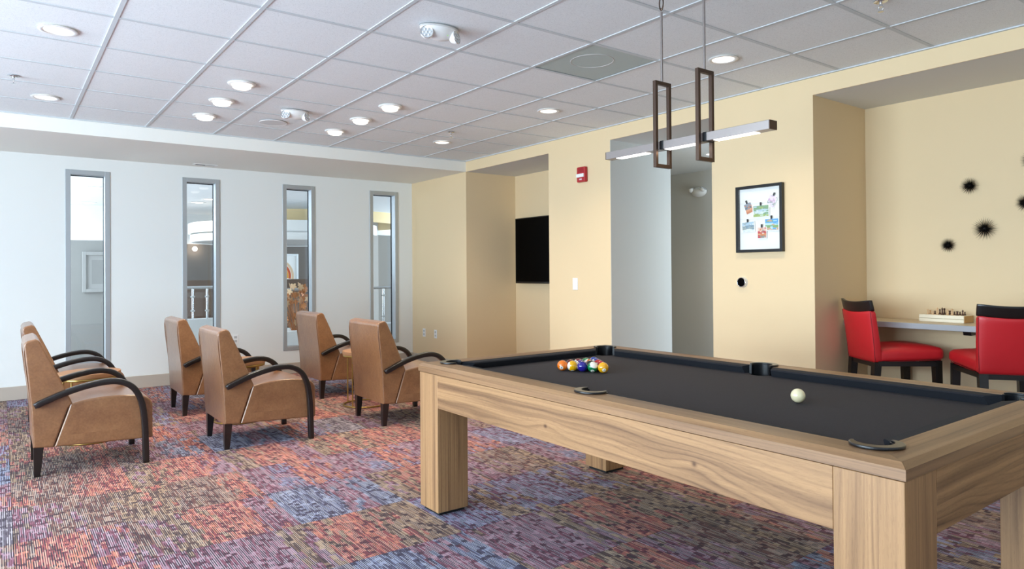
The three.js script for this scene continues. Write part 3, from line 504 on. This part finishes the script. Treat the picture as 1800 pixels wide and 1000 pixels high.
// ------------------------------------------------------------------ wall fittings
{
  const a = thing('fire_alarm', 'red fire alarm strobe on the yellow wall above the light switch', 'fire alarm', [-5.152, 2.283, ZB]);
  mesh('housing', rbox(-0.062, 0.062, -0.078, 0.078, 0, 0.045, 0.012, 4), M.red, a);
  mesh('strobe_lens', rbox(-0.058, 0.052, -0.030, 0.008, 0.040, 0.058, 0.008, 4), M.plastic, a);
  mesh('fire_lettering', new THREE.PlaneGeometry(0.07, 0.024).translate(0, -0.05, 0.0458), phys({ roughness: 0.4, map: canvasTex(256, 88, (g, w, h) => { g.fillStyle = '#b01722'; g.fillRect(0, 0, w, h); g.fillStyle = '#ffffff'; g.font = 'bold 76px sans-serif'; g.textAlign = 'center'; g.textBaseline = 'middle'; g.fillText('FIRE', w / 2, h / 2 + 3); }) }), a);
  const grill = []; for (let k = 0; k < 5; k++) grill.push(rbox(-0.03, 0.045, 0.024 + k * 0.009, 0.027 + k * 0.009, 0.0445, 0.0465, 0.0006, 1)); mesh('sounder_grille', grill, std(0x7d0f18, 0.5), a);
  const s = thing('light_switch', 'white light switch plate on the yellow pier beside the corridor opening', 'light switch', [-5.29, 1.165, ZB]);
  mesh('plate', rbox(-0.038, 0.038, -0.062, 0.062, 0, 0.006, 0.003), M.plastic, s); const rk = mesh('rocker', rbox(-0.017, 0.017, -0.034, 0.034, 0.005, 0.010, 0.002), M.plastic, s); rk.rotation.x = 0.05;
  const o = thing('wall_outlet', 'outlet', 'outlet', [-8.46, 0.447, ZB], 0, 'white wall outlets');
  o.userData.label = 'left one of two white outlets low on the yellow wall by the corner';
  mesh('plate', rbox(-0.036, 0.036, -0.058, 0.058, 0, 0.005, 0.0025), M.plastic, o);
  for (const sy of [-1, 1]) { const k = mesh('socket', rbox(-0.017, 0.017, sy * 0.024 - 0.015, sy * 0.024 + 0.015, 0.0045, 0.0075, 0.003), M.plasticGrey, o); mesh('slot', [rbox(-0.008, -0.006, sy * 0.024 - 0.003, sy * 0.024 + 0.008, 0.007, 0.008, 0.0004, 1), rbox(0.006, 0.008, sy * 0.024 - 0.003, sy * 0.024 + 0.008, 0.007, 0.008, 0.0004, 1)], M.darkGap, k); }
  copy(o, 'right one of two white outlets low on the yellow wall by the corner', [-8.145, 0.448, ZB]);
  copy(o, 'white outlet on the white wall between second and third slot windows', [XW, 0.488, -2.318], Math.PI / 2);
  const th = thing('thermostat', 'small round thermostat with black face and silver ring below the picture', 'thermostat', [-3.288, 1.199, ZB]);
  mesh('back_plate', cyl(0.041, 0.043, 0.012, 0, 0.006, 0, 40).rotateX(Math.PI / 2), M.plastic, th);
  mesh('ring', lathe([[0.034, 0.010], [0.040, 0.012], [0.041, 0.026], [0.037, 0.030], [0.033, 0.028], [0.034, 0.010]], 40).rotateX(Math.PI / 2), M.chrome, th);
  mesh('face', lathe([[0, 0.028], [0.024, 0.028], [0.0335, 0.026], [0.0335, 0.012], [0, 0.012]], 40).rotateX(Math.PI / 2), M.screen, th);
}
{ // framed photographs on strings
  const w = 0.408, h = 0.526, t = thing('picture_frame', 'black framed display of clipped snapshots on the yellow wall', 'picture', [-3.123, 1.70, ZB]);
  const fr = 0.022, dz = 0.038;
  mesh('frame', [rbox(-w / 2, -w / 2 + fr, -h / 2, h / 2, 0, dz, 0.002), rbox(w / 2 - fr, w / 2, -h / 2, h / 2, 0, dz, 0.002), rbox(-w / 2 + fr, w / 2 - fr, h / 2 - fr, h / 2, 0, dz, 0.002), rbox(-w / 2 + fr, w / 2 - fr, -h / 2, -h / 2 + fr, 0, dz, 0.002)], M.black, t);
  mesh('mount_board', box(-w / 2 + fr, w / 2 - fr, -h / 2 + fr, h / 2 - fr, 0.002, 0.010), M.mat, t);
  mesh('pane', box(-w / 2 + fr, w / 2 - fr, -h / 2 + fr, h / 2 - fr, 0.030, 0.032), M.glass, t);
  const photos = [ // centre x, centre y, width, height, tilt, colours
    [-0.098, 0.088, 0.072, 0.092, 0.35, ['#8a95a0', '#5c6a74', '#e0a078', '#c9825c']], [0.105, 0.128, 0.075, 0.098, -0.42, ['#e2d2e6', '#c9a6c2', '#9aa6a0', '#d8d6e6']],
    [0.012, 0.058, 0.150, 0.098, 0.0, ['#7fa57e', '#b8d0dc', '#d7e6ef', '#9fb76a']], [-0.102, -0.060, 0.120, 0.085, 0.05, ['#a9c6d6', '#7c97a6', '#9aa6a4', '#d9e2e2']],
    [0.106, -0.052, 0.128, 0.098, 0.0, ['#58a3da', '#b9dcf0', '#7fa868', '#caa487']], [0.022, -0.112, 0.084, 0.092, 0.0, ['#e0c4b4', '#c03a44', '#d08a58', '#8c8f84']],
  ];
  photos.forEach(([x, y, pw, ph, tilt, cs], i) => {
    const p = mesh('photo', rbox(-pw / 2, pw / 2, -ph / 2, ph / 2, 0.0, 0.0012, 0.0004, 1), M.plastic, t); p.position.set(x, y, 0.013 + i * 0.0012); p.rotation.z = tilt;
    mesh('print', new THREE.PlaneGeometry(pw * 0.88, ph * 0.88).translate(0, 0, 0.0016), std(0xffffff, 0.5, 0, { map: canvasTex(64, 64, (g, W, H) => { const r = rng(i + 40); g.fillStyle = cs[0]; g.fillRect(0, 0, W, H); g.fillStyle = cs[1]; g.fillRect(0, H * 0.35, W, H * 0.3); g.fillStyle = cs[2]; g.fillRect(0, H * 0.55, W, H * 0.25); g.fillStyle = cs[3]; g.fillRect(0, H * 0.78, W, H * 0.22); for (let k = 0; k < 26; k++) { g.fillStyle = cs[Math.floor(r() * 4)]; g.fillRect(r() * W, r() * H, 4 + r() * 14, 3 + r() * 7); } }) }), p);
    const c = mesh('clip', rbox(-0.007, 0.007, -0.006, 0.020, 0.002, 0.008, 0.002), M.black, p); c.position.set(0, ph / 2, 0);
  });
  for (const [y] of [[0.118], [-0.008]]) mesh('string', tube([[-w / 2 + fr, y + 0.012, 0.0125], [0, y, 0.0125], [w / 2 - fr, y + 0.012, 0.0125]], 0.0007, 12, 5), M.plasticGrey, t);
}
// ------------------------------------------------------------------ game niche: counter, chess set, stools, wall urchins
{
  const s = thing('counter_shelf', 'long grey wall counter across the yellow niche behind the red stools', 'counter', [0, 0, 0]);
  mesh('counter_top', uvBox(rbox(GX0 + 0.002, GX1 - 0.002, 0.872, 0.912, -5.556, -5.185, 0.003)), M.shelf, s);
  mesh('top_laminate', rbox(GX0 + 0.004, GX1 - 0.004, 0.9118, 0.9135, -5.554, -5.19, 0.0006, 1), M.shelfTop, s);
  for (const x of [-1.92, -0.5]) { const sh = new THREE.Shape(); sh.moveTo(0, 0); sh.lineTo(0.17, 0); sh.lineTo(0.155, -0.042); sh.lineTo(0, -0.042); sh.closePath(); const g = new THREE.ExtrudeGeometry(sh, { depth: 0.05, bevelEnabled: false }); g.rotateY(-Math.PI / 2); g.translate(x + 0.025, 0.8715, -5.556); mesh('bracket', g, M.black, s); }
  const c = thing('chess_box', 'pale wooden folding chess box on the grey counter', 'chess box', [-2.085, 0.9135, -5.475], -0.06);
  mesh('board_half', rbox(-0.15, 0.15, 0, 0.024, -0.07, 0.07, 0.003), M.chessBox, c); mesh('board_half', rbox(-0.15, 0.15, 0.0255, 0.051, -0.07, 0.07, 0.003), M.chessBox, c);
  mesh('end_panel', rbox(0.149, 0.152, 0.002, 0.049, -0.066, 0.066, 0.001), M.chessSide, c);
  for (const x of [-0.08, 0.08]) mesh('hinge', rbox(x - 0.012, x + 0.012, 0.018, 0.033, -0.0725, -0.069, 0.001), M.brass, c);
  const K = { // profiles
    pawn: [[0, 0], [0.010, 0], [0.010, 0.004], [0.006, 0.008], [0.004, 0.016], [0.006, 0.018], [0.004, 0.019], [0.006, 0.024], [0.004, 0.028], [0, 0.029]],
    rook: [[0, 0], [0.011, 0], [0.011, 0.005], [0.007, 0.010], [0.006, 0.024], [0.009, 0.027], [0.009, 0.034], [0.006, 0.034], [0.006, 0.031], [0, 0.031]],
    bishop: [[0, 0], [0.011, 0], [0.011, 0.005], [0.006, 0.011], [0.004, 0.027], [0.007, 0.029], [0.005, 0.031], [0.007, 0.037], [0.004, 0.044], [0.0015, 0.046], [0, 0.048]],
    queen: [[0, 0], [0.012, 0], [0.012, 0.006], [0.007, 0.012], [0.004, 0.034], [0.007, 0.037], [0.005, 0.039], [0.009, 0.050], [0.006, 0.050], [0.003, 0.054], [0, 0.055]],
    king: [[0, 0], [0.012, 0], [0.012, 0.006], [0.007, 0.012], [0.005, 0.036], [0.008, 0.039], [0.006, 0.041], [0.009, 0.051], [0.003, 0.054], [0.002, 0.060], [0.003, 0.062], [0, 0.063]],
  };
  const geos = Object.fromEntries(Object.entries(K).map(([k, p]) => [k, lathe(p, 14)]));
  const row = [['rook', 0], ['bishop', 0], ['pawn', 1], ['pawn', 0], ['bishop', 1], ['king', 0], ['queen', 1], ['king', 1], ['rook', 1], ['bishop', 0], ['pawn', 1], ['queen', 0], ['pawn', 1], ['rook', 1], ['pawn', 1], ['bishop', 1]];
  row.forEach(([k, dark], i) => {
    const m = mesh(numbered('chess_piece'), geos[k], dark ? M.pieceDark : M.pieceLight); m.scale.setScalar(0.85); m.position.set(-2.085 - 0.125 + i * 0.0162 + (i % 2 ? 0 : 0.0158), 0.9135 + 0.051, -5.475 + (i % 2 ? 0.022 : -0.018) + 0.01 * (hash(i, 4, 2) - 0.5));
    const nth = ['leftmost', 'second', 'third', 'fourth', 'fifth', 'sixth', 'seventh', 'eighth', 'ninth', 'tenth', 'eleventh', 'twelfth', 'thirteenth', 'fourteenth', 'fifteenth', 'rightmost'][i % 2 ? i - 1 : i + 1];
    m.userData = { label: `tiny ${dark ? 'dark' : 'pale'} wooden chess piece, ${nth === 'leftmost' || nth === 'rightmost' ? nth : nth + ' from the left'} on the chess box`, category: 'chess piece', group: dark ? 'dark chess pieces on the chess box' : 'pale chess pieces on the chess box' }; scene.add(m);
  });
}
{ // red stools: forward -z, origin under the middle of the back
  const t = thing('counter_stool', 'red leather counter stool seen from its side, in the left corner of the niche', 'stool', [-2.475, 0, -5.02], -0.64, 'red counter stools at the grey counter');
  const soft = (nx, ny, nz, w, h, d, r, warp) => {    // upholstered block: rounded box with smooth shading, warped in local coordinates in -1..1, 0..1, 0..1
    const b = new THREE.BoxGeometry(2, 2, 2, nx, ny, nz), q = b.attributes.position, v = new THREE.Vector3(), c = new THREE.Vector3(), H = new THREE.Vector3(w / 2, h / 2, d / 2);
    for (let i = 0; i < q.count; i++) { v.fromBufferAttribute(q, i).multiply(H); c.copy(v); for (const k of ['x', 'y', 'z']) c[k] = clamp(c[k], -H[k] + r, H[k] - r); v.sub(c); if (v.lengthSq() > 0) v.setLength(r); v.add(c); const p = warp(v.x / H.x, v.y / h + 0.5, v.z / d + 0.5); q.setXYZ(i, p[0], p[1], p[2]); }
    b.deleteAttribute('uv'); b.deleteAttribute('normal'); const m = mergeVertices(b, 1e-5); m.computeVertexNormals(); m.setAttribute('uv', new THREE.BufferAttribute(new Float32Array(m.attributes.position.count * 2), 2)); return uvBox(m, 2, 2);
  };
  mesh('seat', soft(18, 10, 18, 0.44, 0.085, 0.46, 0.030, (x, y, z) => { const f = 1 - z, du = 1 - x * x * x * x, dv = 1 - Math.pow(2 * z - 1, 4); return [x * mix(0.19, 0.228, f), 0.642 + 0.018 * f + 0.083 * y + (y > 0.5 ? 0.026 * du * dv * (2 * y - 1) : 0), -0.028 - f * 0.45]; }), M.redLeather, t);
  const lean = (y) => 0.235 * Math.pow(Math.max(0, y - 0.64), 1.05);
  mesh('backrest', soft(18, 16, 6, 0.39, 0.366, 0.058, 0.016, (x, v, d) => { const y = 0.641 + 0.366 * v - (v > 0.6 ? 0.016 * (1 - x * x) * (v - 0.6) / 0.4 : 0); return [x * mix(0.190, 0.203, v), y, lean(y) - 0.030 - 0.04 * (0.15 + 0.85 * v) * x * x + (d - 0.5) * mix(0.066, 0.046, v)]; }), M.redLeather, t);
  mesh('crest_rail', soft(18, 6, 4, 0.41, 0.078, 0.026, 0.005, (x, v, d) => { const y = 1.003 + 0.078 * v - 0.016 * (1 - x * x); return [x * 0.205, y, lean(y) - 0.030 - 0.04 * x * x + (d - 0.5) * 0.026]; }), M.espresso, t);
  const pip = []; for (const s of [-1, 1]) pip.push(tube([[s * 0.187, 0.648, -0.006], [s * 0.193, 0.8, lean(0.8) - 0.027], [s * 0.200, 0.995, lean(0.995) - 0.047]], 0.0022, 14, 6)); pip.push(tube([[-0.186, 0.644, -0.004], [0, 0.644, 0.003], [0.186, 0.644, -0.004]], 0.0028, 10, 6), tube([[0.186, 0.6455, -0.03], [0.216, 0.661, -0.452]], 0.0028, 10, 6), tube([[-0.186, 0.6455, -0.03], [-0.216, 0.661, -0.452]], 0.0028, 10, 6)); mesh('piping', pip, M.redSeam, t);
  const fr = (x0, z0, x1, z1, y0a, y0b) => { const g = new THREE.BoxGeometry(Math.hypot(x1 - x0, z1 - z0), 0.034, 0.022); g.rotateY(-Math.atan2(z1 - z0, x1 - x0)); g.translate((x0 + x1) / 2, (y0a + y0b) / 2, (z0 + z1) / 2); return g; };
  mesh('seat_frame', [fr(-0.18, -0.022, 0.18, -0.022, 0.625, 0.625), fr(-0.21, -0.445, 0.21, -0.445, 0.64, 0.64), fr(-0.178, -0.03, -0.208, -0.44, 0.625, 0.64), fr(0.178, -0.03, 0.208, -0.44, 0.625, 0.64)], M.espresso, t);
  for (const s of [-1, 1]) { mesh('leg', taperLeg(s * 0.162, -0.03, 0.642, 0.05, 0.036, 0, 0.05), M.espresso, t); mesh('leg', taperLeg(s * 0.192, -0.435, 0.655, 0.05, 0.036, s * 0.01, -0.015), M.espresso, t); }
  mesh('footrest', [fr(-0.195, -0.444, 0.195, -0.444, 0.23, 0.23), fr(-0.162, -0.01, -0.196, -0.44, 0.30, 0.30), fr(0.162, -0.01, 0.196, -0.44, 0.30, 0.30)], M.espresso, t);
  copy(t, 'red leather counter stool seen from behind at the right edge of the picture', [-1.515, 0, -4.975], 0.63);
}
{ // metal urchins on the niche wall
  const urchin = (r, n, seed) => {
    const q = rng(seed), gs = [], up = new THREE.Vector3(0, 1, 0), d = new THREE.Vector3();
    for (let i = 0; i < n; i++) { const y = (i + 0.5) / n, a = i * 2.39996; const el = Math.asin(y), len = r * (0.86 + 0.14 * q()); d.set(Math.cos(el) * Math.cos(a), Math.cos(el) * Math.sin(a), Math.sin(el) * 0.92 + 0.02).normalize(); const c = new THREE.ConeGeometry(0.0024, len, 5, 1, true); c.translate(0, len / 2, 0); c.applyQuaternion(new THREE.Quaternion().setFromUnitVectors(up, d)); gs.push(plain(c)); }
    return mergeGeometries(gs);
  };
  const list = [[-1.946, 1.887, 0.072, 'small black spiky metal urchin, highest of the three clear of the picture edge'], [-1.854, 1.576, 0.092, 'largest black spiky metal urchin on the niche wall'], [-2.089, 1.468, 0.063, 'smallest and lowest black spiky metal urchin, above the chess box'], [-1.615, 1.741, 0.072, 'black spiky metal urchin cut in half by the right picture edge'], [-1.575, 2.025, 0.078, 'black spiky metal urchin of which only spine tips enter at the right picture edge']];
  list.forEach(([x, y, r, label], i) => { const t = thing('wall_urchin', label, 'wall decoration', [x, y, -5.56], 0, 'spiky metal urchins on the niche wall'); mesh('core', new THREE.SphereGeometry(r * 0.17, 16, 12).translate(0, 0, r * 0.24), M.spike, t); const s = mesh('spines', urchin(r, 105, i + 3), M.spike, t); s.position.z = r * 0.16; s.userData.kind = 'stuff'; });
}
// ------------------------------------------------------------------ atrium beyond the slot windows
{
  const X0 = -20, X1 = XW - 0.16, Z0 = -12, Z1 = 1.4;
  struct('floor_atrium', box(X0, X1, -0.2, 0, Z0, Z1), std(0x8c8078, 0.5));
  [[Z0 - 0.05, 10], [Z1 + 0.05, 11]].forEach(([z, n]) => { const w = structGroup(`window_${n}`); mesh('window_frame', [-18.8, -15.8, -12.8, -9.86].map((x) => box(x, x + 0.06, 0.2, 2.6, z - 0.04, z + 0.04)), M.alu, w); [[-18.74, -15.8], [-15.74, -12.8], [-12.74, -9.86]].forEach(([a, b]) => mesh('window_pane', box(a, b, 0.2, 2.6, z - 0.004, z + 0.004), M.glass, w)); });
  struct('ceiling_atrium', box(X0, X1, 2.75, 2.9, Z0, Z1), std(0xe8ecee, 0.9));
  struct('wall_atrium', [box(X0 - 0.1, X0, 0, 2.9, Z0, Z1), ...[[Z0 - 0.1, Z0], [Z1, Z1 + 0.1]].flatMap(([a, b]) => [box(X0, X1, 0, 0.2, a, b), box(X0, X1, 2.6, 2.9, a, b), box(X0, -18.8, 0.2, 2.6, a, b), box(-9.8, X1, 0.2, 2.6, a, b)]), box(X1 - 0.02, X1, 0, 2.9, Z0, -4.9)], M.atriumGrey);
  struct('beam_1', box(-17.2, -16.8, 2.02, 2.75, -2.2, Z1), std(0xe4e8ea, 0.9));          // white bulkhead over the grey partition
  struct('wall_partition', box(-12.3, -12.1, 0, 1.81, -2.2, Z1), std(0x9a9894, 0.8));
  struct('wall_dark', box(-18.2, -18.0, 0, 2.02, -7.4, -2.25), M.atriumDark);
  struct('beam_2', box(-18.25, -17.95, 2.02, 2.75, -9.6, -2.2), std(0xd9dddf, 0.9));
  struct('wall_column', box(-13.4, -13.0, 0, 2.07, -7.9, -6.27), M.atriumGrey);
  const drum = (name, x, z, r, y0, y1, mat) => struct(name, lathe([[r - 0.05, y0], [r, y0], [r, y1], [r - 0.05, y1], [r - 0.05, y0]], 64).translate(x, 0, z), mat);
  drum('ceiling_ring', -15.5, -5.2, 2.02, 2.15, 2.36, std(0xf4f5f3, 0.9)); drum('ceiling_ring_lower', -15.5, -5.2, 1.98, 1.97, 2.12, std(0xf4f5f3, 0.9)); struct('ceiling_disc', cyl(1.9, 1.9, 0.03, -15.5, 2.0, -5.2, 64), std(0xd6dadb, 0.9));
  drum('beam_round', -17.2, -6.6, 2.24, 2.5, 2.75, std(0xefd8a8, 0.9));
  // low walls with railings
  struct('wall_low', [box(-11.2, -10.9, 0, 0.62, -2.75, -1.5), box(-11.2, -10.9, 0, 0.40, -6.8, -2.75)], std(0xdcdedd, 0.8));
  const rail = (label, z0, z1, yb, yt, zs) => { const t = thing('glass_railing', label, 'railing', [-11.05, 0, 0], 0, 'steel and glass railings in the atrium'); mesh('handrail', cyl(0.022, 0.022, Math.abs(z1 - z0), 0, 0, 0, 14).rotateX(Math.PI / 2).translate(0, yt, (z0 + z1) / 2), M.steel, t); for (const z of zs) { const p = mesh('post', cyl(0.016, 0.016, yt - yb, 0, (yt + yb) / 2, z, 12), M.steel, t); mesh('clamp', [rbox(-0.02, 0.02, yb + 0.11, yb + 0.135, z - 0.028, z + 0.028, 0.003), rbox(-0.02, 0.02, yt - 0.15, yt - 0.125, z - 0.028, z + 0.028, 0.003)], M.steel, p); } for (let i = 0; i + 1 < zs.length; i++) mesh('glass_panel', box(-0.006, 0.006, yb + 0.04, yt - 0.07, zs[i] - 0.03, zs[i + 1] + 0.03), M.glass, t); };
  rail('steel and glass railing seen through the second slot window', -1.6, -2.74, 0.62, 1.09, [-1.68, -2.30, -2.50, -2.72]);
  rail('steel and glass railing seen through the third and fourth slot windows', -2.8, -6.7, 0.40, 1.03, [-2.9, -3.6, -4.12, -5.12, -5.42, -6.2]);
  struct('wall_counter', box(-16.6, -16.0, 0, 1.15, -6.2, -2.6), M.atriumBrown);
  // framed art
  const art = (label, pos, turn, w, h, mat, draw) => { const t = thing('framed_art', label, 'picture', pos, turn, 'framed art in the atrium'); const f = 0.05; mesh('frame', [rbox(-w / 2, -w / 2 + f, -h / 2, h / 2, 0, 0.04, 0.004), rbox(w / 2 - f, w / 2, -h / 2, h / 2, 0, 0.04, 0.004), rbox(-w / 2 + f, w / 2 - f, h / 2 - f, h / 2, 0, 0.04, 0.004), rbox(-w / 2 + f, w / 2 - f, -h / 2, -h / 2 + f, 0, 0.04, 0.004)], mat, t); mesh('print', new THREE.PlaneGeometry(w - 2 * f, h - 2 * f).translate(0, 0, 0.012), std(0xffffff, 0.7, 0, { map: canvasTex(128, 128, draw) }), t); };
  art('large pale framed print on the grey partition seen through the first slot window', [-12.08, 1.335, -1.29], Math.PI / 2, 0.62, 0.61, std(0xa9a7a4, 0.5), (g, w, h) => { g.fillStyle = '#adaba8'; g.fillRect(0, 0, w, h); g.fillStyle = '#9a9895'; g.fillRect(18, 18, w - 36, h - 36); });
  art('white framed print of curved orange and black bands on the dark wall', [-17.98, 1.44, -5.98], Math.PI / 2, 0.72, 0.72, std(0xe6ecee, 0.5), (g, w, h) => { g.fillStyle = '#eef0ee'; g.fillRect(0, 0, w, h); [['#d9bd9a', 88], ['#c8501f', 72], ['#e0a030', 58], ['#3a2a22', 46]].forEach(([c, r]) => { g.strokeStyle = c; g.lineWidth = 13; g.beginPath(); g.arc(20, 110, r, -1.5, 0.2); g.stroke(); }); });
  art('narrow orange and green framed print beside the grey column', [-17.98, 1.30, -8.55], Math.PI / 2, 0.5, 0.9, std(0xd0a050, 0.5), (g, w, h) => { g.fillStyle = '#cf7a2e'; g.fillRect(0, 0, w, h); g.fillStyle = '#7d8a3c'; g.fillRect(0, 0, w * 0.4, h); });
  struct('wall_end', box(-18.2, -18.0, 0, 2.02, -9.5, -7.4), std(0x8c877c, 0.8));
  // copper flower sculpture
  const t = thing('flower_sculpture', 'branching sculpture of copper metal flowers behind the third slot window', 'sculpture', [-10.2, 0, -3.62]);
  mesh('plinth', rbox(-0.2, 0.2, 0, 0.44, -0.42, 0.42, 0.006), std(0xf2f3f2, 0.6), t); const q = rng(31);
  const stems = [], petals = [[], []];
  for (let k = 0; k < 60; k++) {
    const x = (q() - 0.5) * 0.3, z = (q() - 0.5) * 0.62, y = 0.54 + q() * 0.58; stems.push(tube([[x * 0.2, 0.44, z * 0.4], [x * 0.6, 0.44 + (y - 0.44) * 0.6, z * 0.7], [x, y, z]], 0.004, 8, 5));
    const f = []; for (let i = 0; i < 5; i++) { const a = i / 5 * 6.283, s = new THREE.SphereGeometry(0.024, 8, 6); s.scale(1.2, 0.18, 0.75); s.translate(0.026, 0.006, 0); s.rotateY(a); f.push(s); } f.push(new THREE.SphereGeometry(0.010, 8, 6)); const g = mergeGeometries(f.map(plain)); g.rotateX((q() - 0.5) * 2); g.rotateZ(-1.2 + (q() - 0.5)); g.translate(x, y, z); petals[k % 2].push(g);
  }
  mesh('stems', stems, M.copper, t);
  petals.forEach((list, i) => list.forEach((g) => mesh('metal_flower', g, i ? M.copperPale : M.copper, t)));
  // lights of the atrium
  const src = scene.getObjectByName('ceiling_light');
  for (const [x, z, label] of [[-13.3, -1.27, 'nearer round light on the atrium ceiling seen through the first slot window'], [-16.2, -1.42, 'farther round light on the atrium ceiling seen through the first slot window'], [-14.2, -3.28, 'nearer round light on the atrium ceiling seen through the second slot window'], [-15.0, -3.22, 'farther round light on the atrium ceiling seen through the second slot window']]) { const c = copy(src, label, [x, 2.75, z]); c.scale.set(1.6, 1, 1.6); spot(x, 2.70, z, 4); }
  const b = thing('wall_lamp', 'small glowing round lamp on the dark atrium wall behind the second slot window', 'lamp', [-17.97, 1.90, -3.78]); mesh('bulb', new THREE.SphereGeometry(0.06, 20, 14).translate(0.07, 0, 0), M.warmGlow, b); mesh('bracket', rbox(-0.03, 0.03, -0.02, 0.02, -0.02, 0.02, 0.003), M.bronze, b);
  const p = new THREE.PointLight(WARM, 0.3, 0, 2); p.position.set(-17.90, 1.90, -3.78); p.castShadow = true; p.shadow.radius = 2; scene.add(p);
}
scene.traverse((o) => { if (o.isMesh) { o.castShadow = true; o.receiveShadow = true; } });
renderer.render(scene, camera);
